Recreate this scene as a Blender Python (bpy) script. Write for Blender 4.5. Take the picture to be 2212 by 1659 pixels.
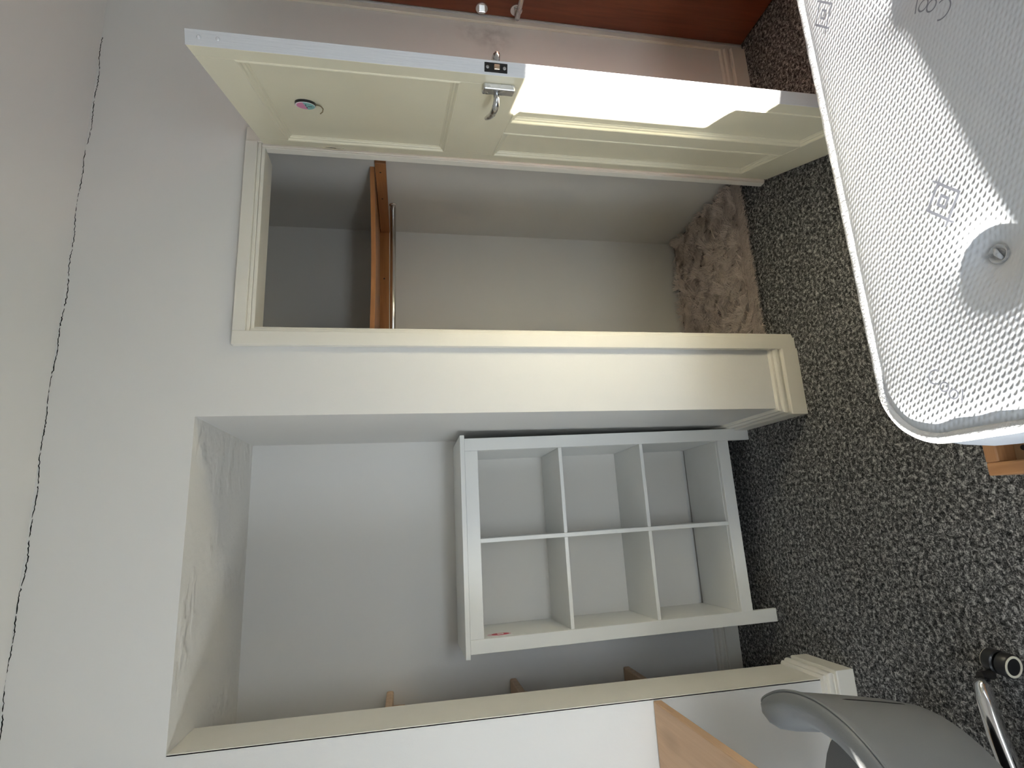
import bpy, bmesh, math, random
import numpy as np
from mathutils import Vector, Matrix

for o in list(bpy.data.objects):
    bpy.data.objects.remove(o, do_unlink=True)
scene = bpy.context.scene
COL = scene.collection
rng = np.random.default_rng(7)
random.seed(7)

# ------------------------------------------------------------------ camera (the phone was held on its side: world "up" is picture left)
F_PX = 1207.12
yaw, pitch, roll = 0.2404, 0.1876, -0.0043
CAM = Vector((-0.2277, -1.8584, 1.4864))
fw = Vector((math.sin(yaw), math.cos(yaw), 0)); rt = Vector((math.cos(yaw), -math.sin(yaw), 0)); up = Vector((0, 0, 1))
Fd = fw * math.cos(pitch) - up * math.sin(pitch)
Ud = up * math.cos(pitch) + fw * math.sin(pitch)
R2 = rt * math.cos(roll) + Ud * math.sin(roll)
U2 = -rt * math.sin(roll) + Ud * math.cos(roll)
cam_data = bpy.data.cameras.new('camera')
cam = bpy.data.objects.new('camera', cam_data); COL.objects.link(cam)
M = Matrix.Identity(4)
for i in range(3):
    M[i][0] = -U2[i]; M[i][1] = R2[i]; M[i][2] = -Fd[i]; M[i][3] = CAM[i]
cam.matrix_world = M
cam_data.sensor_fit = 'HORIZONTAL'; cam_data.sensor_width = 36.0
cam_data.lens = F_PX / 2212 * 36.0
cam_data.clip_start = 0.02
scene.camera = cam

# ------------------------------------------------------------------ sky, sun, exposure
world = bpy.data.worlds.new('sky'); scene.world = world; world.use_nodes = True
bg = world.node_tree.nodes['Background']
bg.inputs['Color'].default_value = (0.80, 0.90, 1.0, 1); bg.inputs['Strength'].default_value = 7.5
SUN_SLOPE, SUN_TAN = 0.178, 0.052
sdir = Vector((1.0, SUN_SLOPE, -SUN_TAN)).normalized()
sl = bpy.data.lights.new('sun', 'SUN'); sl.energy = 28.0; sl.angle = math.radians(0.53); sl.color = (1.0, 0.955, 0.88)
so = bpy.data.objects.new('sun', sl); COL.objects.link(so)
so.rotation_euler = sdir.to_track_quat('-Z', 'Y').to_euler(); so.location = (-4, -1.5, 2)
def portal(name, loc, rot, sx, sy):
    l = bpy.data.lights.new(name, 'AREA'); l.shape = 'RECTANGLE'; l.size = sx; l.size_y = sy
    l.cycles.is_portal = True
    o = bpy.data.objects.new(name, l); COL.objects.link(o); o.location = loc; o.rotation_euler = rot
WL_Y0, WL_Y1, WL_Z0, WL_Z1 = -1.635, -1.003, 0.475 + 2.9 * SUN_TAN, 1.18 + 2.9 * SUN_TAN          # window in the left wall
WB_X0, WB_X1, WB_Z0, WB_Z1 = -0.9, 0.10, 0.62, 1.02                # opening added in the back wall to let in fill daylight
portal('sky_portal', (-2.13, (WL_Y0 + WL_Y1) / 2, (WL_Z0 + WL_Z1) / 2), (0, -math.pi / 2, 0), WL_Z1 - WL_Z0, WL_Y1 - WL_Y0)
portal('sky_portal', ((WB_X0 + WB_X1) / 2, -2.98, (WB_Z0 + WB_Z1) / 2), (math.pi / 2, 0, 0), WB_X1 - WB_X0, WB_Z1 - WB_Z0)  # sky sampling for the added back opening
vs = scene.view_settings
vs.view_transform = 'Standard'; vs.look = 'None'; vs.gamma = 1.0; vs.use_curve_mapping = False; vs.exposure = 1.07

# ------------------------------------------------------------------ materials
def mat(name, col, rough=0.6, metal=0.0, spec=0.5):
    m = bpy.data.materials.new(name); m.use_nodes = True
    b = m.node_tree.nodes['Principled BSDF']
    b.inputs['Base Color'].default_value = (*col, 1); b.inputs['Roughness'].default_value = rough
    b.inputs['Metallic'].default_value = metal; b.inputs['Specular IOR Level'].default_value = spec
    return m
class N:
    """small node-graph helper"""
    def __init__(s, m):
        s.nt = m.node_tree; s.b = s.nt.nodes['Principled BSDF']
        s.tc = s.nt.nodes.new('ShaderNodeTexCoord')
    def n(s, t, **kw):
        x = s.nt.nodes.new(t)
        for k, v in kw.items(): setattr(x, k, v)
        return x
    def put(s, inp, v):
        if hasattr(v, 'is_output'): s.nt.links.new(v, inp)
        else: inp.default_value = v
    def math(s, op, a, b=0.0, c=0.0, clamp=False):
        x = s.n('ShaderNodeMath', operation=op, use_clamp=clamp)
        s.put(x.inputs[0], a); s.put(x.inputs[1], b); s.put(x.inputs[2], c)
        return x.outputs[0]
    def mapping(s, scale=(1, 1, 1), rot=(0, 0, 0), loc=(0, 0, 0)):
        x = s.n('ShaderNodeMapping'); s.nt.links.new(s.tc.outputs['Object'], x.inputs[0])
        x.inputs['Scale'].default_value = scale; x.inputs['Rotation'].default_value = rot; x.inputs['Location'].default_value = loc
        return x.outputs[0]
    def noise(s, scale, detail=3, rough=0.5, vec=None, dist=0.0):
        x = s.n('ShaderNodeTexNoise'); s.put(x.inputs['Vector'], vec or s.tc.outputs['Object'])
        x.inputs['Scale'].default_value = scale; x.inputs['Detail'].default_value = detail
        x.inputs['Roughness'].default_value = rough; x.inputs['Distortion'].default_value = dist
        return x.outputs['Fac']
    def ramp(s, fac, stops):
        x = s.n('ShaderNodeValToRGB'); s.nt.links.new(fac, x.inputs[0]); e = x.color_ramp.elements
        while len(e) < len(stops): e.new(0.5)
        for el, (p, c) in zip(e, stops): el.position = p; el.color = (*c, 1)
        return x.outputs[0]
    def mix(s, fac, a, b):
        x = s.n('ShaderNodeMix', data_type='RGBA'); s.put(x.inputs['Factor'], fac)
        for i, v in ((6, a), (7, b)):
            if hasattr(v, 'is_output'): s.nt.links.new(v, x.inputs[i])
            else: x.inputs[i].default_value = (*v, 1)
        return x.outputs[2]
    def color(s, v): s.nt.links.new(v, s.b.inputs['Base Color'])
    def rough(s, v): s.nt.links.new(v, s.b.inputs['Roughness'])
    def bump(s, h, dist=0.002, strength=1.0):
        x = s.n('ShaderNodeBump'); s.nt.links.new(h, x.inputs['Height'])
        x.inputs['Distance'].default_value = dist; x.inputs['Strength'].default_value = strength
        s.nt.links.new(x.outputs[0], s.b.inputs['Normal'])
    def near(s, c, r, soft=0.5):
        """1 near point c, 0 beyond r"""
        x = s.n('ShaderNodeVectorMath', operation='DISTANCE'); s.nt.links.new(s.tc.outputs['Object'], x.inputs[0]); x.inputs[1].default_value = c
        q = s.n('ShaderNodeMapRange', interpolation_type='SMOOTHSTEP'); s.nt.links.new(x.outputs['Value'], q.inputs[0])
        q.inputs[1].default_value = r * (1 - soft); q.inputs[2].default_value = r; q.inputs[3].default_value = 1; q.inputs[4].default_value = 0
        return q.outputs[0]

WALLC = (0.66, 0.635, 0.60)
m_wall = mat('wall_paint', WALLC, 0.75, spec=0.3)
g = N(m_wall)
st = g.math('ADD', g.math('MULTIPLY', g.near((1.712, 0, 1.234), 0.07, 0.9), 0.35), g.math('MULTIPLY', g.near((1.69, 0, 1.13), 0.11, 0.9), 0.45))
st = g.math('MULTIPLY', st, g.ramp(g.noise(22, 3), [(0.35, (0, 0, 0)), (0.7, (1, 1, 1))]))
base = g.mix(g.noise(1.4, 2), (0.765, 0.75, 0.715), (0.80, 0.785, 0.75))
g.color(g.mix(st, base, (0.20, 0.17, 0.15)))
g.bump(g.noise(90, 4, 0.6), 0.0006, 0.5)
m_soffit = mat('rough_plaster', (0.80, 0.775, 0.72), 0.7, spec=0.3); g = N(m_soffit)
w = g.n('ShaderNodeTexWave', wave_type='RINGS'); g.put(w.inputs['Vector'], g.mapping((1, 1.3, 1), loc=(0.65, -0.1, 0)))
w.inputs['Scale'].default_value = 5; w.inputs['Distortion'].default_value = 9; w.inputs['Detail'].default_value = 3; w.inputs['Detail Scale'].default_value = 1.4
hh = g.math('MULTIPLY', w.outputs['Fac'], g.ramp(g.noise(4.5, 2), [(0.45, (0, 0, 0)), (0.62, (1, 1, 1))]))
g.bump(g.math('ADD', hh, g.math('MULTIPLY', g.noise(40, 4), 0.35)), 0.0065, 0.9)
m_ceil = mat('ceiling_paint', (0.79, 0.775, 0.74), 0.8, spec=0.2); g = N(m_ceil); g.bump(g.noise(30, 4), 0.001, 0.5)
m_room = mat('plain_room_paint', (0.80, 0.785, 0.75), 0.8)
m_closet = mat('dimmed_closet_paint', (0.62, 0.60, 0.56), 0.7, spec=0.25); g = N(m_closet); g.color(g.mix(g.noise(2.5, 3), (0.59, 0.57, 0.53), (0.65, 0.63, 0.59)))  # darker than the room walls, putting the closet's shade into its colour
m_crack = mat('crack_shadow', (0.012, 0.011, 0.010), 1.0, spec=0)
m_cream = mat('cream_gloss_paint', (0.74, 0.70, 0.56), 0.33); g = N(m_cream)
g.color(g.mix(g.noise(5, 3), (0.83, 0.775, 0.585), (0.88, 0.825, 0.635))); g.bump(g.noise(60, 3), 0.0006, 0.4)
m_trim = mat('off_white_trim_paint', (0.73, 0.695, 0.61), 0.42); g = N(m_trim)
g.color(g.mix(g.noise(12, 4), (0.79, 0.755, 0.665), (0.84, 0.805, 0.72))); g.bump(g.noise(70, 4), 0.0008, 0.5)
m_chip = mat('chipped_white_paint', (0.78, 0.79, 0.80), 0.4); g = N(m_chip)
g.bump(g.math('ADD', g.noise(1.0, 4, 0.6, g.mapping((300, 300, 14))), g.math('MULTIPLY', g.noise(9, 2), 1.5)), 0.0009, 0.8)
m_white = mat('white_laminate', (0.80, 0.80, 0.765), 0.38); g = N(m_white); g.bump(g.noise(220, 2), 0.0002, 0.3)
m_back = mat('white_hardboard', (0.79, 0.765, 0.71), 0.6)
m_chrome = mat('polished_chrome', (0.80, 0.80, 0.80), 0.10, 1.0)
m_alu = mat('brushed_aluminium', (0.62, 0.62, 0.62), 0.28, 1.0); g = N(m_alu); g.rough(g.ramp(g.noise(30, 3), [(0.3, (0.22,) * 3), (0.7, (0.34,) * 3)]))
m_rail = mat('satin_steel', (0.86, 0.84, 0.80), 0.24, 1.0)
m_wire = mat('dull_brass_wire', (0.30, 0.24, 0.14), 0.45, 0.8)
m_dark = mat('dark_steel', (0.035, 0.032, 0.03), 0.45, 0.6)
m_brass = mat('pale_brass', (0.80, 0.62, 0.45), 0.3, 1.0)
m_black = mat('black_plastic', (0.012, 0.012, 0.012), 0.35)
m_ivory = mat('ivory_plastic', (0.70, 0.66, 0.52), 0.4)
m_pink = mat('pink_print', (0.80, 0.30, 0.48), 0.4); m_teal = mat('teal_print', (0.28, 0.56, 0.53), 0.4)
m_red = mat('red_print', (0.55, 0.03, 0.07), 0.5); m_paper = mat('white_print', (0.85, 0.82, 0.82), 0.5); m_rose = mat('pale_pink_print', (0.75, 0.52, 0.55), 0.5)
def wood(name, a, b, rough=0.45, axis=0, scale=1.0, knots=False):
    m = mat(name, a, rough); g = N(m)
    sc = [26 * scale] * 3; sc[axis] = 2.2 * scale
    n1 = g.noise(1.0, 5, 0.6, g.mapping(tuple(sc)), 0.7)
    sc2 = [130 * scale] * 3; sc2[axis] = 5 * scale
    n2 = g.noise(1.0, 3, 0.5, g.mapping(tuple(sc2)))
    f = g.math('ADD', g.math('MULTIPLY', n1, 0.7), g.math('MULTIPLY', n2, 0.3))
    c = g.ramp(f, [(0.33, b), (0.5, tuple((x + y) / 2 for x, y in zip(a, b))), (0.66, a)])
    if knots:
        v = g.n('ShaderNodeTexVoronoi'); sk = [7.0] * 3; sk[axis] = 3.2; g.put(v.inputs['Vector'], g.mapping(tuple(sk)))
        v.inputs['Scale'].default_value = 1.0
        k = g.ramp(v.outputs['Distance'], [(0.0, (1,) * 3), (0.13, (0.8,) * 3), (0.34, (0,) * 3)])
        c = g.mix(g.math('MULTIPLY', k, 0.6), c, tuple(x * 0.35 for x in b))
    g.color(c); g.bump(n2, 0.0004, 0.5)
    return m
m_pine = wood('orange_pine', (0.47, 0.21, 0.075), (0.33, 0.13, 0.045), 0.42, 0)
m_pine_side = wood('orange_pine_side', (0.40, 0.17, 0.06), (0.28, 0.105, 0.035), 0.42, 1)
m_desk = wood('knotty_desk_wood', (0.72, 0.49, 0.31), (0.56, 0.34, 0.19), 0.5, 1, 0.5, True)
m_shelfwood = wood('pale_shelf_wood', (0.66, 0.46, 0.29), (0.50, 0.33, 0.20), 0.55, 0, 1.0, True)
m_bed = wood('oak_bed_wood', (0.46, 0.235, 0.10), (0.31, 0.14, 0.055), 0.4, 0, 1.1)
m_bedside = wood('oak_bed_wood_cross', (0.46, 0.235, 0.10), (0.31, 0.14, 0.055), 0.4, 1, 1.1)
m_board = wood('bed_base_board', (0.44, 0.27, 0.13), (0.37, 0.22, 0.10), 0.6, 0)
m_mahog = wood('mahogany_veneer', (0.215, 0.062, 0.026), (0.135, 0.035, 0.015), 0.38, 2, 0.9)
m_leather = mat('grey_leatherette', (0.185, 0.19, 0.19), 0.40); g = N(m_leather)
v = g.n('ShaderNodeTexVoronoi'); g.put(v.inputs['Vector'], g.tc.outputs['Object']); v.inputs['Scale'].default_value = 420
g.bump(v.outputs['Distance'], 0.0003, 0.5)
m_carpet = mat('grey_fleck_carpet', (0.1, 0.1, 0.1), 1.0, spec=0.1); g = N(m_carpet)
n1 = g.noise(82, 3, 0.65, None, 0.6); n2 = g.noise(260, 2, 0.6); n3 = g.noise(2.0, 2)
f = g.math('ADD', g.math('MULTIPLY', n1, 0.62), g.math('MULTIPLY', n2, 0.38))
g.color(g.ramp(f, [(0.38, (0.014, 0.014, 0.014)), (0.47, (0.075, 0.074, 0.072)), (0.53, (0.175, 0.172, 0.166)), (0.62, (0.50, 0.485, 0.465))]))
g.bump(f, 0.008, 1.0)
MX0, MX1, MY0, MY1, MR = -0.128, 1.765, -1.83, -0.924, 0.115      # mattress outline
# knitted mattress ticking: staggered little dimples
m_tick = mat('white_mattress_knit', (0.57, 0.595, 0.63), 0.9, spec=0.1); g = N(m_tick)
sx = g.n('ShaderNodeSeparateXYZ'); g.put(sx.inputs[0], g.mapping((1, 1, 1), (0, 0, math.radians(28))))
U = g.math('DIVIDE', sx.outputs[0], 0.0150); V = g.math('DIVIDE', sx.outputs[1], 0.0078)
row = g.math('FLOOR', V); par = g.math('MODULO', g.math('ABSOLUTE', row), 2.0)
du = g.math('SUBTRACT', g.math('FRACT', g.math('ADD', U, g.math('MULTIPLY', par, 0.5))), 0.5); dv = g.math('SUBTRACT', g.math('FRACT', V), 0.5)
d2 = g.math('ADD', g.math('POWER', g.math('MULTIPLY', du, 1.0), 2.0), g.math('POWER', g.math('MULTIPLY', dv, 0.9), 2.0))
dim = g.n('ShaderNodeMapRange', interpolation_type='SMOOTHSTEP'); g.put(dim.inputs[0], g.math('SQRT', d2)); dim.inputs[1].default_value = 0.05; dim.inputs[2].default_value = 0.48
oc = g.n('ShaderNodeSeparateXYZ'); g.put(oc.inputs[0], g.tc.outputs['Object'])
OX, OY = oc.outputs[0], oc.outputs[1]
def dxy(cx, cy): return g.math('SUBTRACT', OX, cx - (MX0 + MX1) / 2), g.math('SUBTRACT', OY, cy - (MY0 + MY1) / 2)
def band(v, lo, hi): return g.math('MULTIPLY', g.math('GREATER_THAN', v, lo), g.math('LESS_THAN', v, hi))
def mring(cx, cy, r, w, cut=None):
    a, b = dxy(cx, cy); d = g.math('SQRT', g.math('ADD', g.math('POWER', a, 2.0), g.math('POWER', b, 2.0)))
    k = band(d, r - w / 2, r + w / 2)
    if cut is not None:
        dot = g.math('ADD', g.math('MULTIPLY', a, cut[0]), g.math('MULTIPLY', b, cut[1])); k = g.math('MULTIPLY', k, g.math('LESS_THAN', dot, r * 0.45))
    return k
def mseg(x0, y0, x1, y1, w):
    cx, cy = (x0 + x1) / 2, (y0 + y1) / 2; L_ = math.hypot(x1 - x0, y1 - y0); tx, ty = (x1 - x0) / L_, (y1 - y0) / L_
    a, b = dxy(cx, cy)
    u_ = g.math('ABSOLUTE', g.math('ADD', g.math('MULTIPLY', a, tx), g.math('MULTIPLY', b, ty))); v_ = g.math('ABSOLUTE', g.math('SUBTRACT', g.math('MULTIPLY', b, tx), g.math('MULTIPLY', a, ty)))
    return g.math('MULTIPLY', g.math('LESS_THAN', u_, L_ / 2), g.math('LESS_THAN', v_, w / 2))
def mdia(cx, cy, rx, ry):
    a, b = dxy(cx, cy); d = g.math('ADD', g.math('ABSOLUTE', g.math('DIVIDE', a, rx)), g.math('ABSOLUTE', g.math('DIVIDE', b, ry)))
    k = g.math('ADD', band(d, 0.86, 1.06), band(d, 0.22, 0.42))
    for sx1, sy1 in ((1, 0), (-1, 0)):
        for q in (-1, 1):
            ex, ey = cx + sx1 * rx, cy + sy1 * ry
            k = g.math('ADD', k, mseg(ex, ey, ex + 0.008 * sx1, ey + 0.008 * q, 0.0035))
    return k
marks = [mdia(0.275, -1.137, 0.037, 0.031), mdia(0.838, -0.985, 0.037, 0.028),
         mring(-0.020, -1.050, 0.0125, 0.0026, (-0.35, -0.94)), mring(-0.041, -1.062, 0.0078, 0.0026), mring(-0.057, -1.075, 0.0078, 0.0026), mseg(-0.052, -1.093, -0.075, -1.085, 0.0026),
         mring(0.600, -1.218, 0.016, 0.0026, (0.35, 0.94)), mring(0.625, -1.203, 0.0095, 0.0026), mring(0.641, -1.189, 0.0095, 0.0026), mseg(0.640, -1.172, 0.668, -1.180, 0.0026)]
mk = marks[0]
for q_ in marks[1:]: mk = g.math('ADD', mk, q_)
mk = g.math('MINIMUM', mk, 1.0)
g.color(g.mix(g.math('MULTIPLY', mk, 0.9), (0.57, 0.595, 0.63), (0.19, 0.20, 0.24)))
g.bump(g.math('ADD', g.math('MULTIPLY', dim.outputs[0], g.math('SUBTRACT', 1.0, mk)), g.math('MULTIPLY', g.noise(500, 2), 0.12)), 0.0012, 0.6)
m_tape = mat('white_edge_tape', (0.54, 0.55, 0.56), 0.9, spec=0.1); g = N(m_tape); g.bump(g.noise(1.0, 3, 0.6, g.mapping((180, 180, 60))), 0.003, 0.8)
m_fur = mat('taupe_fur', (0.34, 0.265, 0.215), 0.75, spec=0.2); g = N(m_fur)
g.color(g.mix(g.noise(28, 3), (0.50, 0.41, 0.345), (0.84, 0.735, 0.66)))
m_furbase = mat('taupe_rug_backing', (0.46, 0.38, 0.33), 0.95)

# ------------------------------------------------------------------ mesh helpers
def link(name, me, m=None, parent=None, smooth=False):
    o = bpy.data.objects.new(name, me); COL.objects.link(o)
    if m is not None:
        for q in (m if isinstance(m, (list, tuple)) else [m]): me.materials.append(q)
    if smooth:
        for p in me.polygons: p.use_smooth = True
    if parent is not None: o.parent = parent
    return o
def mesh(name, verts, faces, m=None, parent=None, smooth=False):
    me = bpy.data.meshes.new(name); me.from_pydata([tuple(v) for v in verts], [], faces); me.update()
    bm = bmesh.new(); bm.from_mesh(me); bmesh.ops.recalc_face_normals(bm, faces=bm.faces); bm.to_mesh(me); bm.free()
    return link(name, me, m, parent, smooth)
BOXF = [(0, 1, 2, 3), (7, 6, 5, 4), (0, 4, 5, 1), (1, 5, 6, 2), (2, 6, 7, 3), (3, 7, 4, 0)]
def boxv(x0, x1, y0, y1, z0, z1):
    return [(x0, y0, z0), (x0, y1, z0), (x1, y1, z0), (x1, y0, z0), (x0, y0, z1), (x0, y1, z1), (x1, y1, z1), (x1, y0, z1)]
def boxes(name, bs, m, parent=None, bottom_mat=None):
    v, f = [], []
    for b in bs:
        k = len(v); v += boxv(*b); f += [tuple(i + k for i in q) for q in BOXF]
    o = mesh(name, v, f, m, parent)
    if bottom_mat is not None:
        o.data.materials.append(bottom_mat)
        for p in o.data.polygons:
            if p.normal.z < -0.9: p.material_index = 1
    return o
def box(name, b, m, parent=None, bev=0.0, seg=2):
    bm = bmesh.new(); vs_ = [bm.verts.new(q) for q in boxv(*b)]
    for f in BOXF: bm.faces.new([vs_[i] for i in f])
    bmesh.ops.recalc_face_normals(bm, faces=bm.faces)
    if bev > 0: bmesh.ops.bevel(bm, geom=list(bm.edges), offset=bev, segments=seg, profile=0.5, affect='EDGES')
    me = bpy.data.meshes.new(name); bm.to_mesh(me); bm.free()
    return link(name, me, m, parent)
def tube(name, pts, rad, m, parent=None, n=10, closed=False, flat=None):
    """tube along points; rad is a number or a list; flat=(axis vector, factor) squashes the section along that axis"""
    P = [Vector(p) for p in pts]; L = len(P); v, f = [], []
    rad = rad if isinstance(rad, (list, tuple)) else [rad] * L
    nrm = None
    for i in range(L):
        a = P[i - 1] if (i > 0 or closed) else P[i]; b = P[(i + 1) % L] if (i < L - 1 or closed) else P[i]
        t = (b - a).normalized()
        if nrm is None:
            nrm = t.orthogonal().normalized()
        nrm = (nrm - t * nrm.dot(t)).normalized(); bn = t.cross(nrm)
        for k in range(n):
            an = 2 * math.pi * k / n; off = (nrm * math.cos(an) + bn * math.sin(an)) * rad[i]
            if flat: ax = Vector(flat[0]); off = off - ax * off.dot(ax) * (1 - flat[1])
            v.append(P[i] + off)
    for i in range(L - (0 if closed else 1)):
        j = (i + 1) % L
        for k in range(n): f.append((i * n + k, i * n + (k + 1) % n, j * n + (k + 1) % n, j * n + k))
    if not closed: f += [tuple(range(n))[::-1], tuple((L - 1) * n + k for k in range(n))]
    return mesh(name, v, f, m, parent, True)
def lathe(name, prof, m, parent=None, n=28, mtx=None, smooth=True):
    """prof: (radius, height) from axis to axis, about local Z, then mtx"""
    v, f = [], []
    for r, z in prof:
        for k in range(n): a = 2 * math.pi * k / n; v.append(Vector((r * math.cos(a), r * math.sin(a), z)))
    L = len(prof)
    for i in range(L - 1):
        for k in range(n): f.append((i * n + k, i * n + (k + 1) % n, (i + 1) * n + (k + 1) % n, (i + 1) * n + k))
    f += [tuple(range(n))[::-1], tuple((L - 1) * n + k for k in range(n))]
    if mtx is not None: v = [mtx @ q for q in v]
    o = mesh(name, v, f, m, parent, smooth)
    if smooth: sharp(o, 40)
    return o
def sharp(o, deg=35):
    bm = bmesh.new(); bm.from_mesh(o.data)
    for e in bm.edges:
        if len(e.link_faces) == 2 and e.calc_face_angle(0) > math.radians(deg): e.smooth = False
    bm.to_mesh(o.data); bm.free()
def tag(o, label, cat=None, group=None, kind=None):
    o['label'] = label
    if cat: o['category'] = cat
    if group: o['group'] = group
    if kind: o['kind'] = kind
    return o
def empty(name, loc=(0, 0, 0), rz=0.0):
    o = bpy.data.objects.new(name, None); COL.objects.link(o); o.location = loc; o.rotation_euler = (0, 0, rz); o.empty_display_size = 0.1
    return o
def AX(z, loc=(0, 0, 0)):
    """matrix that sends local Z to direction z, at loc"""
    return Matrix.Translation(loc) @ Vector(z).to_track_quat('Z', 'Y').to_matrix().to_4x4()

# ------------------------------------------------------------------ the room
H = 2.541; XA, XL, DA, ZT = 0.128, -0.8077, 0.685, 2.131; XR = 1.775; XC, DC = 1.232, 0.80
XO0, XO1, ZO = 0.419, 1.096, 1.985
tag(boxes('floor', [(-2.2, 2.0, -3.0, 1.0, -0.12, 0.0)], m_carpet), 'dark grey flecked loop-pile carpet across the whole floor', 'floor', kind='structure')
ceil = tag(boxes('ceiling', [(-2.2, 2.0, -3.0, 1.0, H, H + 0.12)], m_ceil), 'plain off-white plaster ceiling with a cracked joint at the wall', 'ceiling', kind='structure')
# jagged crack where ceiling and wall meet
cv, cf = [], []
x = -0.98; z = H - 0.004; k = 0
while x < 1.50:
    gap = random.random() < 0.06 and k > 3
    run = random.randint(9, 34)
    if gap: x += random.uniform(0.012, 0.035)
    zb = z
    for i in range(run):
        wdt = random.uniform(0.0006, 0.0017) * (0.4 if i in (0, run - 1) else 1.0) * (0.75 if x > 0.6 else 1.0)
        z = H - 0.005 + 0.0035 * math.sin(x * 9) + 0.0025 * math.sin(x * 31 + 1) + random.uniform(-0.0016, 0.0016)
        cv += [(x, -0.0006, z - wdt), (x, -0.0006, z + wdt), (x, 0.004, z + wdt), (x, 0.004, z - wdt)]
        if i:
            a = len(cv) - 8; b = len(cv) - 4
            cf += [(a + q, a + (q + 1) % 4, b + (q + 1) % 4, b + q) for q in range(4)]
        x += random.uniform(0.003, 0.009)
        if x > 1.50: break
    k += 1
crk = mesh('crack', cv, cf, m_crack, ceil); crk['label'] = 'dark hairline crack'; crk['kind'] = 'stuff'
tag(boxes('wall_front', [
    (-2.1, XL, 0, 0.10, 0, H), (XL, XA, 0, 0.10, ZT, H), (XA, XO0 - 0.004, 0, 0.10, 0, H),
    (XO0 - 0.004, XO1 + 0.004, 0, 0.10, ZO + 0.004, H), (XO1 + 0.004, XR, 0, 0.02, 0, H)], m_wall, None, m_soffit),
    'off-white painted wall with an alcove and a closet opening', 'wall', kind='structure')
tag(boxes('wall_soffit', [(-2.1, XL, 0.10, 0.2074, 0, H), (-2.1, XL, 0.2074, DA, ZT, H), (XL, XA, 0.10, DA, ZT, H)], m_wall, None, m_soffit), 'roughly plastered soffit over the alcove', 'wall', kind='structure')
tag(boxes('wall_pier', [(XA, 0.30, 0.10, DC, 0, H)], m_wall), 'shaded side of the pier between alcove and closet', 'wall', kind='structure')
tag(boxes('wall_alcove', [(-2.1, XA + 0.1, DA, DA + 0.1, 0, H), (-2.1, -1.8, 0.2074, DA, 0, H)], m_wall), 'shaded off-white wall at the back of the alcove', 'wall', kind='structure')
tag(boxes('wall_closet', [(0.2, XC + 0.1, DC, DC + 0.1, 0, H), (XC, XC + 0.1, 0.02, DC, 0, H)], m_closet), 'plain grey-white walls inside the closet', 'wall', kind='structure')
tag(boxes('wall_right', [(XR, 1.95, -3.0, -0.83, 0, H), (XR, 1.95, -0.83, 0.1, 2.02, H), (XR + 0.06, 1.95, -0.83, 0.1, 0, 2.02), (XR + 0.002, XR + 0.06, -0.012, 0.1, 0, 2.02)], m_room), 'painted wall around the brown room door', 'wall', kind='structure')
tag(boxes('wall_left', [(-2.12, -2.0, -3.0, WL_Y0, 0, H), (-2.12, -2.0, WL_Y1, 0, 0, H), (-2.12, -2.0, WL_Y0, WL_Y1, 0, WL_Z0), (-2.12, -2.0, WL_Y0, WL_Y1, WL_Z1, H)], m_room), 'painted wall with the sunny window', 'wall', kind='structure')
tag(boxes('wall_back', [(-2.1, WB_X0, -2.95, -2.6, 0, H), (WB_X1, 1.95, -2.95, -2.6, 0, H), (WB_X0, WB_X1, -2.95, -2.6, 0, WB_Z0), (WB_X0, WB_X1, -2.95, -2.6, WB_Z1, H)], m_room), 'painted wall behind the camera with an opening added for fill daylight', 'wall', kind='structure')
# cream lining on the alcove's left reveal, paint paler to carry light bounced off the door
tag(box('trim_1', (XL - 0.004, XL + 0.0025, 0.0, 0.2085, 0.0, ZT), m_trim, None, 0.001, 1), 'cream lining on the left reveal of the alcove, painted paler for bounced light', 'trim', kind='structure')

# skirting boards
BASE = [(0, 0), (0.026, 0), (0.026, 0.062), (0.0235, 0.0655), (0.0135, 0.0665), (0.0135, 0.0705), (0.0165, 0.073), (0.0198, 0.078), (0.0205, 0.0845), (0.0185, 0.091), (0.0135, 0.0955), (0.0105, 0.0965), (0.0105, 0.1005), (0.0125, 0.1015), (0.0115, 0.1075), (0.004, 0.1115), (0, 0.112)]
def skirting(name, path, label):
    P = [Vector((*p, 0)) for p in path]; v, f = [], []; n = len(BASE)
    nr = []
    for a, b in zip(P, P[1:]): d = (b - a).normalized(); nr.append(Vector((-d.y, d.x, 0)))
    for i, p in enumerate(P):
        if i == 0: o = nr[0]
        elif i == len(P) - 1: o = nr[-1]
        else: o = (nr[i - 1] + nr[i]) / (1 + nr[i - 1].dot(nr[i]))
        for a, z in BASE: v.append(p + o * a + Vector((0, 0, z)))
    for i in range(len(P) - 1):
        for k in range(n): f.append((i * n + k, i * n + (k + 1) % n, (i + 1) * n + (k + 1) % n, (i + 1) * n + k))
    f += [tuple(range(n)), tuple((len(P) - 1) * n + k for k in range(n))]
    o = mesh(name, v, f, m_trim, None, True); sharp(o, 28)
    return tag(o, label, 'skirting board', kind='structure')
skirting('baseboard_alcove', [(0.3585, 0), (XA, 0), (XA, DA), (-1.79, DA)], 'moulded off-white skirting board around the pier and into the alcove')
skirting('baseboard_left', [(XL + 0.0025, 0.2074), (XL + 0.0025, 0), (-1.99, 0)], 'moulded off-white skirting board wrapping the pier beside the grey chair')
skirting('baseboard_right', [(1.752, 0), (1.168, 0)], 'moulded skirting board behind the open closet door')

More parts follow.
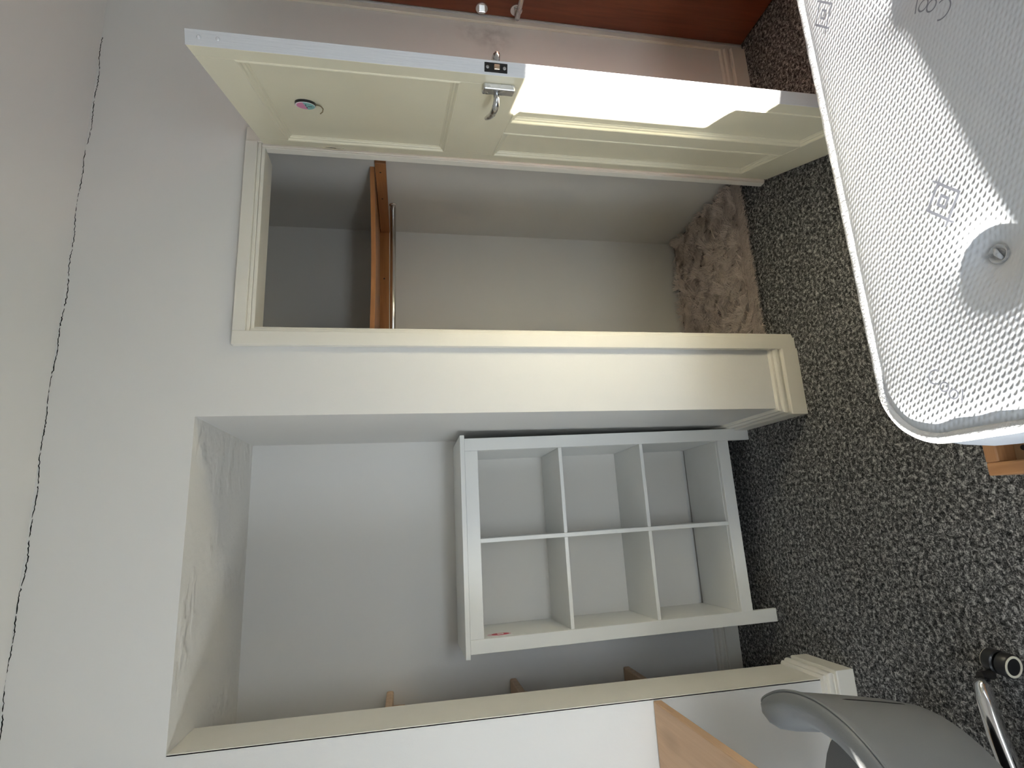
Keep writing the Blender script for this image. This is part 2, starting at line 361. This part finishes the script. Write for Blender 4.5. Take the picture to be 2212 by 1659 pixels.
# closet architrave
arch = tag(empty('trim_2', (0.75, 0, 0)), 'off-white architrave and lining around the closet opening', 'architrave', kind='structure')
def archv(name, x0, x1, z0, z1, y0=-0.021, y1=0.0, bev=0.002):
    return box(name, (x0 - 0.75, x1 - 0.75, y0, y1, z0, z1), m_trim, arch, bev, 2)
AW = 0.050
archv('upright', 0.3575, XO0 - 0.014, 0, 2.037)
archv('bead', XO0 - 0.014, XO0 - 0.002, 0, ZO + 0.0, -0.012)
archv('upright', XO1 + 0.014, 1.168, 0, 2.037, -0.016)
archv('bead', XO1 + 0.002, XO1 + 0.014, 0, ZO, -0.010)
archv('head', XO0 - 0.014, XO1 + 0.014, 1.997, 2.037)
archv('head_bead', XO0 - 0.014, XO1 + 0.014, ZO + 0.0005, 1.997, -0.012)
archv('lining', XO0 - 0.002, XO0 + 0.004, 0, ZO - 0.012, -0.008, 0.10)
archv('lining', XO1 - 0.004, XO1 + 0.002, 0, ZO - 0.012, -0.008, 0.02)
archv('lining', XO0 - 0.002, XO1 + 0.002, ZO - 0.012, ZO, -0.008, 0.10)
tag(box('trim_3', (1.752, XR, -0.013, 0.0, 0.0, 2.06), m_trim, None, 0.0015, 1), 'narrow off-white corner strip beside the brown door', 'trim', kind='structure')

# ------------------------------------------------------------------ brown room door on the right wall
rd = tag(empty('door_1', (XR + 0.004, -0.018, 0)), 'reddish brown flush room door with chrome handle', 'door', kind='structure')
box('leaf', (0, 0.044, -0.79, -0.002, 0.008, 2.005), m_mahog, rd, 0.0015, 1)
lathe('rose', [(0.0001, -0.001), (0.026, -0.001), (0.026, 0.005), (0.024, 0.008), (0.0001, 0.008)], m_chrome, rd, 32, AX((-1, 0, 0), (0, -0.042, 1.040)))
lev = tube('lever', [(0, -0.042, 1.040), (-0.025, -0.042, 1.040), (-0.045, -0.043, 1.040), (-0.054, -0.050, 1.040), (-0.055, -0.065, 1.040), (-0.055, -0.11, 1.040), (-0.055, -0.16, 1.040)], [0.009, 0.009, 0.0095, 0.0095, 0.0095, 0.0095, 0.009], m_alu, rd, 16)
lathe('thumbturn_rose', [(0.0001, -0.001), (0.026, -0.001), (0.026, 0.005), (0.024, 0.008), (0.0001, 0.008)], m_chrome, rd, 32, AX((-1, 0, 0), (0, -0.032, 1.180)))
box('thumbturn', (-0.026, -0.005, -0.0365, -0.0275, 1.166, 1.194), m_chrome, rd, 0.003, 3)

# ------------------------------------------------------------------ open closet door (cream, three panels)
DANG = 1.2265; DW, DT, DH = 0.712, 0.035, 1.975
dv_ = Vector((-math.cos(DANG), -math.sin(DANG), 0))
door = tag(empty('door_2', (1.092, -0.031, 0), math.atan2(dv_.y, dv_.x)), 'cream painted three-panel closet door standing open', 'door', kind='structure')
def dbox(name, s0, s1, z0, z1, y0=0.0, y1=DT, m=m_cream, bev=0.0012): return box(name, (s0, s1, y0, y1, z0, z1), m, door, bev, 1)
SL, SRr = 0.062, 0.655
MU0, MU1 = 0.306, 0.402
RB, RM0, RM1, RT = 0.160, 1.172, 1.345, 1.886
dbox('stile', 0.0, SL, 0.008, DH); dbox('stile', SRr, DW - 0.002, 0.008, DH)
dbox('rail', SL, SRr, 0.008, RB); dbox('rail', SL, SRr, RM0, RM1); dbox('rail', SL, SRr, RT, DH)
dbox('muntin', MU0, MU1, RB, RM0)
ee = dbox('edge', DW - 0.002, DW, 0.008, DH, 0.0, DT, m_chip, 0.0005); ee['label'] = 'white painted front edge'
MP = [(-0.002, 0.004), (0.0, -0.0015), (0.0035, -0.003), (0.007, -0.001), (0.0095, 0.0035), (0.0145, 0.005), (0.0165, 0.0085), (0.021, 0.0105), (0.022, 0.0135), (-0.002, 0.0135)]
def panel(s0, s1, z0, z1):
    p = dbox('panel', s0, s1, z0, z1, 0.012, 0.024, m_cream, 0)
    v, f = [], []; n = len(MP)
    for cx, cz, sx_, sz_ in ((s0, z0, 1, 1), (s1, z0, -1, 1), (s1, z1, -1, -1), (s0, z1, 1, -1)):
        for w_, y_ in MP: v.append((cx + sx_ * w_, y_, cz + sz_ * w_))
    for i in range(4):
        j = (i + 1) % 4
        for k in range(n): f.append((i * n + k, i * n + (k + 1) % n, j * n + (k + 1) % n, j * n + k))
    mesh('moulding', v, f, m_cream, p)
panel(SL, MU0, RB, RM0); panel(MU1, SRr, RB, RM0); panel(SL, SRr, RM1, RT)
# lever handles, latch
for side in (0, 1):
    sg = -1 if side == 0 else 1; y0 = 0.0 if side == 0 else DT
    pl = box('handle_plate', (0.630, 0.668, min(y0, y0 + sg * 0.016), max(y0, y0 + sg * 0.016), 1.204, 1.286), m_alu, door, 0.003, 2)
    yy = lambda q: y0 + sg * q
    tube('lever', [(0.649, yy(0.010), 1.250), (0.649, yy(0.034), 1.250), (0.644, yy(0.045), 1.250), (0.622, yy(0.049), 1.2505), (0.590, yy(0.050), 1.2515), (0.560, yy(0.046), 1.2555), (0.530, yy(0.040), 1.2605), (0.520, yy(0.037), 1.2620)],
         [0.0075, 0.0075, 0.0085, 0.009, 0.0085, 0.0075, 0.005, 0.002], m_alu, pl, 14)
lp = box('latch_plate', (DW - 0.001, DW + 0.0012, 0.006, 0.029, 1.233, 1.291), m_dark, door, 0.0006, 1)
box('latch', (DW, DW + 0.006, 0.012, 0.024, 1.253, 1.267), m_brass, lp, 0.001, 1)
for zc in (1.2405, 1.2835): lathe('screw', [(0.0001, 0), (0.0042, 0), (0.004, 0.001), (0.0026, 0.0013), (0.0001, 0.0013)], m_alu, lp, 14, AX((1, 0, 0), (DW + 0.001, 0.0175, zc)))
for zc in (1.945, 1.905): lathe('filled_screw', [(0.0001, 0), (0.0045, 0), (0.0042, 0.0022), (0.0024, 0.004), (0.0001, 0.0042)], m_chip, door, 14, AX((1, 0, 0), (DW, 0.018, zc)))
box('hinge', (-0.004, 0.012, -0.0015, 0.001, 1.70, 1.775), m_cream, door, 0.0005, 1)
tube('hinge_gap', [(0.012, -0.001, 1.700), (0.010, -0.0012, 1.72), (0.013, -0.001, 1.745), (0.011, -0.0012, 1.768)], [0.0004, 0.0012, 0.0011, 0.0004], m_black, door, 6)

# ------------------------------------------------------------------ round stick-on hook on the closet door
Md = Matrix.Translation((1.092, -0.031, 0)) @ Matrix.Rotation(math.atan2(dv_.y, dv_.x), 4, 'Z')
def onface(s, z, y=0.0): return Md @ Vector((s, y, z))
hk = empty('wall_hook', onface(0.384, 1.770, 0.012)); hk.rotation_euler = door.rotation_euler
tag(hk, 'round pink and teal stick-on hook on the upper panel of the open closet door', 'hook')
lathe('backing_disc', [(0.0001, 0), (0.029, 0), (0.029, 0.0065), (0.0285, 0.007), (0.0001, 0.007)], m_black, hk, 40, AX((0, -1, 0)))
def halfdisc(name, a0, a1, r, y, m):
    n = 24; v = [(0, y, 0)] + [(r * math.sin(a0 + (a1 - a0) * i / n), y, r * math.cos(a0 + (a1 - a0) * i / n)) for i in range(n + 1)]
    v2 = [(a, b + 0.0008, c) for a, b, c in v]; q = len(v)
    f = [(0, i, i + 1) for i in range(1, n + 1)] + [(q, q + i + 1, q + i) for i in range(1, n + 1)] + [(i, i + q, i + 1 + q, i + 1) for i in range(1, n + 1)]
    return mesh(name, v + v2, f, m, hk)
halfdisc('white_face', 0, 2 * math.pi, 0.0280, -0.0078, m_paper)
halfdisc('pink_half', -math.pi / 2 - 0.15, math.pi / 2 - 0.15, 0.0245, -0.0086, m_pink)
halfdisc('teal_half', math.pi / 2 - 0.15, math.pi * 1.5 - 0.15, 0.0260, -0.0087, m_teal)
for a, b, c, d in ((0.008, -0.002, 0.005, 0.0012), (-0.010, -0.003, 0.005, 0.0012), (-0.001, -0.013, 0.0012, 0.006)):
    box('printed_dash', (a - c, a + c, -0.0092, -0.0085, b - d, b + d), m_black, hk)
tube('wire_hook', [(0, -0.003, -0.026), (0, -0.004, -0.038), (-0.001, -0.006, -0.044), (-0.002, -0.012, -0.049), (-0.003, -0.020, -0.047), (-0.004, -0.026, -0.040)], 0.0017, m_wire, hk, 8)

# ------------------------------------------------------------------ inside the closet: shelf, battens, rail, fur rug
cs = tag(empty('closet_shelf', (0.765, 0.53, 1.56)), 'thin orange pine shelf on battens across the top of the closet', 'shelf')
nv = 24; v, f = [], []
for i in range(nv + 1):
    t = i / nv; X = 0.302 + (XC - 0.302) * t - 0.765; sag = -0.009 * math.sin(math.pi * min(1, t * 1.05)) ** 1.0
    yf = 0.262 - 0.53
    for y, z in ((yf, 0.052), (yf, 0.070), (DC - 0.003 - 0.53, 0.070), (DC - 0.003 - 0.53, 0.052)):
        v.append((X, y, z + (sag if y < 0 else sag * 0.25)))
for i in range(nv):
    for k in range(4): f.append((i * 4 + k, i * 4 + (k + 1) % 4, i * 4 + 4 + (k + 1) % 4, i * 4 + 4 + k))
f += [(0, 1, 2, 3), (nv * 4, nv * 4 + 1, nv * 4 + 2, nv * 4 + 3)]
mesh('board', v, f, m_pine, cs)
box('side_batten', (XC - 0.020 - 0.765, XC - 0.765, 0.209 - 0.53, DC - 0.022 - 0.53, 0.004, 0.049), m_pine_side, cs, 0.0015, 1)
box('back_batten', (0.302 - 0.765, XC - 0.765, DC - 0.022 - 0.53, DC - 0.53, 0.006, 0.055), m_pine, cs, 0.0015, 1)
for xx in (0.69, 0.96): lathe('screw', [(0.0001, 0), (0.004, 0), (0.0036, 0.001), (0.0001, 0.001)], m_dark, cs, 12, AX((0, -1, 0), (xx - 0.765, DC - 0.022 - 0.53, 0.03)))
for yy_ in (0.27, 0.47): lathe('screw', [(0.0001, 0), (0.004, 0), (0.0036, 0.001), (0.0001, 0.001)], m_dark, cs, 12, AX((-1, 0, 0), (XC - 0.020 - 0.765, yy_ - 0.53, 0.028)))
hr = tag(empty('hanging_rail', (0.765, 0.545, 1.542)), 'chrome hanging rail under the closet shelf', 'rail')
tube('rail_tube', [(0.302 - 0.765, 0, 0), (XC - 0.004 - 0.765, 0, 0)], 0.0135, m_rail, hr, 20)
for sx_, xx in ((1, 0.300), (-1, XC)):
    lathe('end_socket', [(0.0001, 0), (0.018, 0), (0.018, 0.004), (0.0145, 0.006), (0.0145, 0.012), (0.0001, 0.012)], m_chrome, hr, 24, AX((sx_, 0, 0), (xx - 0.765, 0, 0)))

rug = tag(empty('fur_rug', (0.76, 0.43, 0)), 'shaggy taupe faux-fur rug on the closet floor', 'rug')
RX0, RX1, RY0, RY1 = 0.325, 1.215, 0.135, 0.765
def rug_edge(px, py):
    return (px - RX0) * (RX1 - px) > 0 and (py - RY0 - 0.018 * math.sin(px * 11)) > 0 and py < RY1
box('backing', (RX0 - 0.76, RX1 - 0.76, RY0 + 0.01 - 0.43, RY1 - 0.43, 0.002, 0.016), m_furbase, rug, 0.004, 1)
NS = 26000
px = rng.uniform(RX0, RX1, NS); py = rng.uniform(RY0, RY1, NS); py = np.maximum(py, RY0 + 0.012 * np.sin(px * 23))
def fld(x_, y_, s): return np.sin(x_ * 31 + 3 * np.sin(y_ * 19 + s)) + np.sin(y_ * 37 + 2.4 * np.sin(x_ * 23 + 1.7 * s)) + 0.7 * np.sin((x_ + y_) * 61 + s * 5)
ang = fld(px, py, 0.4) * 1.3 + fld(px * 2.3, py * 2.1, 2.2) * 0.7 - math.pi / 2 * 0.6
ln = rng.uniform(0.035, 0.062, NS); lift = 0.45 + 0.32 * np.tanh(fld(px * 1.3, py * 1.4, 5.1))
wd = rng.uniform(0.0005, 0.0011, NS)
frontish = py < RY0 + 0.05
ang = np.where(frontish, -math.pi / 2 + rng.normal(0, 0.45, NS), ang); lift = np.where(frontish, 0.30, lift)
dx, dy = np.cos(ang), np.sin(ang); cl = 0.25 * np.sin(fld(px * 3, py * 3, 1.0) * 3) + rng.normal(0, 0.12, NS)
verts = np.zeros((NS, 7, 3))
for j, (t, hw) in enumerate(((0.0, 1.0), (0.38, 0.95), (0.74, 0.7), (1.0, 0.0))):
    bx = px + dx * ln * t * (1 - 0.25 * lift) + -dy * ln * cl * t * t
    by = py + dy * ln * t * (1 - 0.25 * lift) + dx * ln * cl * t * t
    bz = 0.012 + ln * (lift * 1.5 * t - lift * 0.75 * t * t) + 0.004 * t
    bx = np.minimum(bx, XC - 0.004); by = np.minimum(by, DC - 0.004); bx = np.maximum(bx, 0.306)
    if j < 3:
        verts[:, j * 2] = np.stack([bx - dy * wd * hw, by + dx * wd * hw, bz], 1); verts[:, j * 2 + 1] = np.stack([bx + dy * wd * hw, by - dx * wd * hw, bz], 1)
    else: verts[:, 6] = np.stack([bx, by, bz], 1)
verts[:, :, 0] -= 0.76; verts[:, :, 1] -= 0.43
idx = np.arange(NS)[:, None] * 7
tri = np.concatenate([idx + np.array([a]) for a in ((0, 1, 3), (0, 3, 2), (2, 3, 5), (2, 5, 4), (4, 5, 6))], 0)
me = bpy.data.meshes.new('fur'); me.from_pydata(verts.reshape(-1, 3).tolist(), [], tri.tolist()); me.update()
fo = link('fur', me, m_fur, rug, True); fo['kind'] = 'stuff'

# ------------------------------------------------------------------ white cube bookcase in the alcove
bc = tag(empty('bookcase', (-0.288, 0.358, 0), math.radians(1.0)), 'white cube bookcase of six open compartments in the alcove', 'bookcase')
def bbox(name, x0, x1, y0, y1, z0, z1, m=m_white, bev=0.0012, parent=bc):
    o = box(name, (x0, x1, y0, y1, z0, z1), m, parent, bev, 1)
    for q in o.data.vertices: q.co.x -= 0.018 * q.co.z / 1.25 + 0.0; 
    return o
HW = 0.399; BD = 0.318
for sgn in (1, -1):
    a, b = sorted((sgn * HW, sgn * (HW - 0.050))); bbox('post', a, b, 0, 0.020, 0, 1.258)
    bbox('side_panel', a, b, 0.020, BD, 0.112, 1.258); bbox('foot', a, b, 0.19, 0.28, 0, 0.112)
bbox('top_rail', -HW + 0.05, HW - 0.05, 0.001, 0.020, 1.206, 1.258)
bbox('bottom_rail', -HW + 0.05, HW - 0.05, 0.001, 0.020, 0.103, 0.154)
bbox('top_board', -HW - 0.014, HW + 0.012, -0.012, BD + 0.004, 1.259, 1.277)
bbox('bottom_board', -HW + 0.05, HW - 0.05, 0.020, BD - 0.006, 0.140, 0.155)
bbox('divider', -0.0080, 0.0080, 0.004, BD - 0.006, 0.155, 1.206)
for z0 in (0.500, 0.856):
    bbox('shelf', -HW + 0.05, -0.0080, 0.008, BD - 0.006, z0, z0 + 0.0145); bbox('shelf', 0.0080, HW - 0.05, 0.008, BD - 0.006, z0, z0 + 0.0145)
bbox('back_panel', -HW + 0.05, HW - 0.05, BD - 0.006, BD - 0.002, 0.172, 1.258, m_back, 0)
bbox('roof_board', -HW + 0.05, HW - 0.05, 0.020, BD - 0.006, 1.240, 1.258)
stk = bbox('sticker', -HW + 0.0500, -HW + 0.0506, 0.036, 0.088, 1.094, 1.192, m_paper, 0); stk['label'] = 'red and white oval sticker'
def oval(name, xo, yc, zc, ry, rz, m):
    n = 28; v = [(xo, yc + ry * math.cos(2 * math.pi * i / n), zc + rz * math.sin(2 * math.pi * i / n)) for i in range(n)] ; v += [(xo + 0.0005, b, c) for a, b, c in v]
    v = [(a - 0.018 * c / 1.25, b, c) for a, b, c in v]
    f = [tuple(range(n)), tuple(range(n, 2 * n))] + [(i, (i + 1) % n, n + (i + 1) % n, n + i) for i in range(n)]
    return mesh(name, v, f, m, stk)
XS = -HW + 0.0506
oval('pink_oval', XS, 0.062, 1.140, 0.024, 0.046, m_rose)
oval('red_oval', XS + 0.0005, 0.062, 1.136, 0.021, 0.034, m_red)
for a, b, c, d in ((0.052, 0.056, 1.124, 1.148), (0.060, 0.064, 1.124, 1.148), (0.068, 0.072, 1.124, 1.148), (0.052, 0.072, 1.124, 1.129)):
    q = box('white_mark', (XS + 0.0008, XS + 0.0014, a, b, c, d), m_paper, stk)
    for w_ in q.data.vertices: w_.co.x -= 0.018 * w_.co.z / 1.25

# ------------------------------------------------------------------ wooden shelves in the hidden left end of the alcove
for z0, lab in ((1.540, 'topmost of three wooden shelf ends peeking out behind the pier'), (1.034, 'middle one of three wooden shelf ends peeking out behind the pier'), (0.530, 'lowest of three wooden shelf ends peeking out behind the pier')):
    s = tag(empty('wooden_shelf', (-1.34, 0.52, z0)), lab, 'shelf', 'wooden shelves behind the left pier')
    box('board', (-0.46, 0.460, -0.14, DA - 0.52, 0, 0.028), m_shelfwood, s, 0.007, 3)
    box('bracket', (0.36, 0.405, 0.075, DA - 0.52, -0.045, 0.0), m_shelfwood, s, 0.002, 1)
    box('bracket', (-0.40, -0.355, 0.075, DA - 0.52, -0.045, 0.0), m_shelfwood, s, 0.002, 1)

# ------------------------------------------------------------------ desk at the left
dk = tag(empty('desk', (-1.35, -0.32, 0)), 'knotty wooden desktop against the wall behind the grey chair', 'desk')
box('top', (-1.95 + 1.35, -0.812 + 1.35, -0.62 + 0.32, -0.002 + 0.32, 0.690, 0.718), m_desk, dk, 0.004, 2)
for xx in (-0.56, -0.06):
    for yy_ in (-0.26, 0.27): box('leg', (xx, xx + 0.04, yy_, yy_ + 0.04, 0, 0.690), m_dark, dk, 0.002, 1)

# ------------------------------------------------------------------ grey tub chair on a chrome star base
CX, CY = -0.95, -0.64
ch = tag(empty('swivel_chair', (CX, CY, 0)), 'grey leatherette tub swivel chair with chrome star base', 'chair')
P0, P1 = math.radians(45), math.radians(-110)
def chair_section(t):
    """t 0..1 along the back; returns list of (r, z) around the section"""
    e = min(t, 1 - t); k = min(1.0, e / 0.09); k = math.sqrt(max(0.0, 1 - (1 - k) ** 2))
    ht = 0.36 + (0.625 - 0.36) * (0.70 + 0.30 * k); th = 0.072 * (0.25 + 0.75 * k)
    zb = 0.34; ro = 0.262
    out = []
    for q in (0, 0.2, 0.4, 0.6, 0.8, 0.92, 1.0):
        out.append((ro + (0.312 - ro) * q ** 0.8, zb + (ht - zb) * q))
    rtop = 0.312
    out += [(rtop - th * 0.10, ht + 0.008 * k), (rtop - th * 0.35, ht + 0.014 * k), (rtop - th * 0.70, ht + 0.006 * k), (rtop - th * 0.95, ht - 0.014), (rtop - th * 1.08, ht - 0.05)]
    ri = rtop - th * 1.08
    out += [(ri - 0.008, ht - 0.11), (ri - 0.014, zb + 0.05), (ri - 0.01, zb)]
    return out
nS = 64; secs = [chair_section(i / nS) for i in range(nS + 1)]; n = len(secs[0]); v, f = [], []
for i, sct in enumerate(secs):
    a = P0 + (P1 - P0) * i / nS
    for r, z in sct: v.append((r * math.cos(a), r * math.sin(a), z))
for i in range(nS):
    for k in range(n): f.append((i * n + k, i * n + (k + 1) % n, (i + 1) * n + (k + 1) % n, (i + 1) * n + k))
f += [tuple(range(n)), tuple(nS * n + k for k in range(n))]
bk = mesh('backrest', v, f, m_leather, ch, True); sharp(bk, 60)
tube('seam_piping', [(secs[i][6][0] * 1.004 * math.cos(P0 + (P1 - P0) * i / nS), secs[i][6][0] * 1.004 * math.sin(P0 + (P1 - P0) * i / nS), secs[i][6][1]) for i in range(2, nS - 1)], 0.0028, m_leather, bk, 8)
def cr(zq): q = (zq - 0.34) / 0.285; return 0.262 + 0.05 * q ** 0.8
tube('stitched_crease', [(cr(zq) * math.cos(-0.03), cr(zq) * math.sin(-0.03), zq) for zq in [0.545 - 0.012 * i for i in range(14)]], [0.0004] + [0.0018] * 4 + [0.0015] * 8 + [0.0004], m_black, bk, 8)
lathe('seat', [(0.0001, 0.385), (0.20, 0.385), (0.235, 0.395), (0.245, 0.42), (0.235, 0.445), (0.19, 0.458), (0.0001, 0.462)], m_leather, ch, 40)
lathe('seat_pan', [(0.0001, 0.345), (0.20, 0.345), (0.255, 0.36), (0.255, 0.385), (0.0001, 0.385)], m_black, ch, 32)
lathe('gas_column', [(0.0001, 0.10), (0.028, 0.10), (0.028, 0.22), (0.016, 0.222), (0.016, 0.345), (0.0001, 0.345)], m_black, ch, 24)
lathe('hub', [(0.0001, 0.075), (0.040, 0.075), (0.044, 0.09), (0.040, 0.125), (0.030, 0.135), (0.0001, 0.135)], m_chrome, ch, 28)
for k in range(5):
    a = math.radians(15 + 72 * k); c, s = math.cos(a), math.sin(a)
    def rp(r, z, o=0.0): return (r * c - o * s, r * s + o * c, z)
    lg = tube('leg', [rp(0.03, 0.105), rp(0.10, 0.108), rp(0.17, 0.104), rp(0.235, 0.096), rp(0.272, 0.086), rp(0.288, 0.072)], [0.024, 0.023, 0.022, 0.020, 0.0185, 0.012], m_chrome, ch, 18)
    lathe('caster_stem', [(0.0001, 0.045), (0.011, 0.045), (0.011, 0.082), (0.0001, 0.082)], m_dark, lg, 16, Matrix.Translation(rp(0.294, 0)))
    cm = rp(0.318, 0.0285, -0.022)
    ca = a + math.radians(-21)
    axd = Vector((-math.sin(ca), math.cos(ca), 0))
    for sg in (-1, 1):
        w_ = lathe('caster_wheel', [(0.0001, 0.003), (0.025, 0.003), (0.0285, 0.006), (0.0285, 0.027), (0.026, 0.0305), (0.0001, 0.0305)], m_black, lg, 28, AX(axd * sg, cm))
        lathe('wheel_ring', [(0.020, 0.029), (0.0255, 0.029), (0.0255, 0.0318), (0.020, 0.0318), (0.020, 0.029)], m_ivory, lg, 28, AX(axd * sg, cm))

# ------------------------------------------------------------------ bed: oak frame and white mattress
BX0, BX1, BY0, BY1 = -0.191, 1.765, -1.83, -0.910
bf = tag(empty('bed_frame', (0.78, -1.37, 0)), 'oak bed frame rim showing past the corner of the white mattress', 'bed frame')
def fbox(name, x0, x1, y0, y1, z0, z1, m=m_bed, bev=0.003): return box(name, (x0 - 0.78, x1 - 0.78, y0 + 1.37, y1 + 1.37, z0, z1), m, bf, bev, 2)
fbox('side_rail', BX0 + 0.026, BX1, BY1 - 0.026, BY1, 0.17, 0.330); fbox('side_rail', BX0 + 0.026, BX1, BY0, BY0 + 0.026, 0.17, 0.330)
fbox('end_rail', BX0, BX0 + 0.026, BY0, BY1, 0.17, 0.330, m_bedside)
fbox('base_board', BX0 + 0.026, BX1, BY0 + 0.026, BY1 - 0.026, 0.262, 0.285, m_board, 0.001)
for xx in (BX0 + 0.03, BX1 - 0.09):
    for yy_ in (BY0 + 0.03, BY1 - 0.09): fbox('leg', xx, xx + 0.06, yy_, yy_ + 0.06, 0, 0.262)
lathe('screw', [(0.0001, 0), (0.006, 0), (0.005, 0.002), (0.0001, 0.002)], m_dark, bf, 14, Matrix.Translation((-0.140 - 0.78, -0.955 + 1.37, 0.285)))

MZ, MB = 0.551, 0.331
mt = tag(empty('mattress', ((MX0 + MX1) / 2, (MY0 + MY1) / 2, MB)), 'white quilted knit mattress with tufted button and taped edge', 'mattress')
mcx, mcy = (MX0 + MX1) / 2, (MY0 + MY1) / 2
BUT = [(0.150 + 0.56 * i, y_) for i in range(3) for y_ in (-1.188, -1.56)]
def rrect(inset, nseg=14):
    pts = []
    for cx, cy, a0 in ((MX1 - MR, MY1 - MR, 0), (MX0 + MR, MY1 - MR, 90), (MX0 + MR, MY0 + MR, 180), (MX1 - MR, MY0 + MR, 270)):
        for i in range(nseg + 1):
            a = math.radians(a0 + 90 * i / nseg); r = MR - inset
            pts.append((cx + r * math.cos(a), cy + r * math.sin(a)))
    return pts
def sdist(x_, y_):
    """distance inside the rounded rectangle"""
    qx = abs(x_ - mcx) - ((MX1 - MX0) / 2 - MR); qy = abs(y_ - mcy) - ((MY1 - MY0) / 2 - MR)
    return MR - (math.hypot(max(qx, 0), max(qy, 0)) + min(max(qx, qy), 0))
def topz(x_, y_):
    d = max(0.0, sdist(x_, y_))
    z = MZ + 0.012 * (1 - math.exp(-d / 0.022)) + 0.002 * math.sin(x_ * 5.1 + 0.6) * math.sin(y_ * 6.3) * min(1, d / 0.1)
    for bx_, by_ in BUT:
        r = math.hypot(x_ - bx_, (y_ - by_) * 1.0); z -= 0.021 * math.exp(-(r / 0.038) ** 1.5) + 0.003 * math.exp(-(r / 0.09) ** 2)
    return z
# top: rings from the tape inwards, then a fine grid clipped inside
bm = bmesh.new()
GN = 0.011
xs = np.arange(MX0, MX1 + 1e-6, (MX1 - MX0) / round((MX1 - MX0) / GN)); ys = np.arange(MY0, MY1 + 1e-6, (MY1 - MY0) / round((MY1 - MY0) / GN))
gv = {}
for i, x_ in enumerate(xs):
    for j, y_ in enumerate(ys):
        xx, yy2 = float(x_), float(y_)
        cx = min(max(xx, MX0 + MR), MX1 - MR); cy = min(max(yy2, MY0 + MR), MY1 - MR)
        a_, b_ = (xx - cx) / MR, (yy2 - cy) / MR          # square corner eased on to the rounded corner
        xx, yy2 = cx + MR * a_ * math.sqrt(1 - b_ * b_ / 2), cy + MR * b_ * math.sqrt(1 - a_ * a_ / 2)
        gv[i, j] = bm.verts.new((xx - mcx, yy2 - mcy, topz(xx, yy2) - MB))
for i in range(len(xs) - 1):
    for j in range(len(ys) - 1):
        c4 = [gv.get((i, j)), gv.get((i + 1, j)), gv.get((i + 1, j + 1)), gv.get((i, j + 1))]
        c4 = [q for q in c4 if q is not None]
        if len(c4) >= 3:
            try: bm.faces.new(c4)
            except ValueError: pass
bmesh.ops.recalc_face_normals(bm, faces=bm.faces)
me = bpy.data.meshes.new('top_panel'); bm.to_mesh(me); bm.free()
for p_ in me.polygons:
    if p_.normal.z < 0: p_.flip()
tp = link('top_panel', me, m_tick, mt, True)
ring = rrect(0.0); v, f = [], []; L = len(ring)
prof = [(0.006, MB), (-0.006, MB + 0.03), (-0.013, MB + 0.07), (-0.015, MB + 0.11), (-0.012, MB + 0.16), (-0.004, MB + 0.20), (0.002, MZ + 0.002)]
for ins, z in prof:
    for a, b in rrect(ins): v.append((a - mcx, b - mcy, z - MB))
for q in range(len(prof) - 1):
    for k in range(L): f.append((q * L + k, q * L + (k + 1) % L, (q + 1) * L + (k + 1) % L, (q + 1) * L + k))
f.append(tuple(range(L))[::-1])
m_side = mat('white_mattress_border', (0.74, 0.76, 0.80), 0.85, spec=0.15); g = N(m_side); g.bump(g.noise(9, 3), 0.01, 0.5)
mesh('side_border', v, f, m_side, mt, True)
rr_ = rrect(0.002, 16); tpts = []
for i, p_ in enumerate(rr_):
    q_ = rr_[(i + 1) % len(rr_)]; k_ = max(1, int(math.hypot(q_[0] - p_[0], q_[1] - p_[1]) / 0.012))
    tpts += [(p_[0] + (q_[0] - p_[0]) * j / k_ - mcx, p_[1] + (q_[1] - p_[1]) * j / k_ - mcy, MZ - 0.0005 - MB) for j in range(k_)]
tube('edge_tape', tpts, [0.0105 + 0.0003 * math.sin(i * 1.1) + 0.0003 * math.sin(i * 0.37) for i in range(len(tpts))], m_tape, mt, 14, True)
# tuft buttons
for bx_, by_ in BUT[:3:2] + BUT[1:2]:
    z = topz(bx_, by_) - MB
    b_ = lathe('tuft_button', [(0.0001, 0), (0.0165, 0), (0.0175, 0.005), (0.0145, 0.009), (0.0115, 0.0065), (0.0095, 0.004), (0.0001, 0.003)], m_tape, mt, 28, Matrix.Translation((bx_ - mcx, by_ - mcy, z)))
    tube('tuft_loop', [(bx_ - mcx - 0.010, by_ - mcy - 0.004, z + 0.006), (bx_ - mcx, by_ - mcy, z + 0.0105), (bx_ - mcx + 0.010, by_ - mcy + 0.004, z + 0.006)], [0.003, 0.0042, 0.003], m_tape, b_, 8)
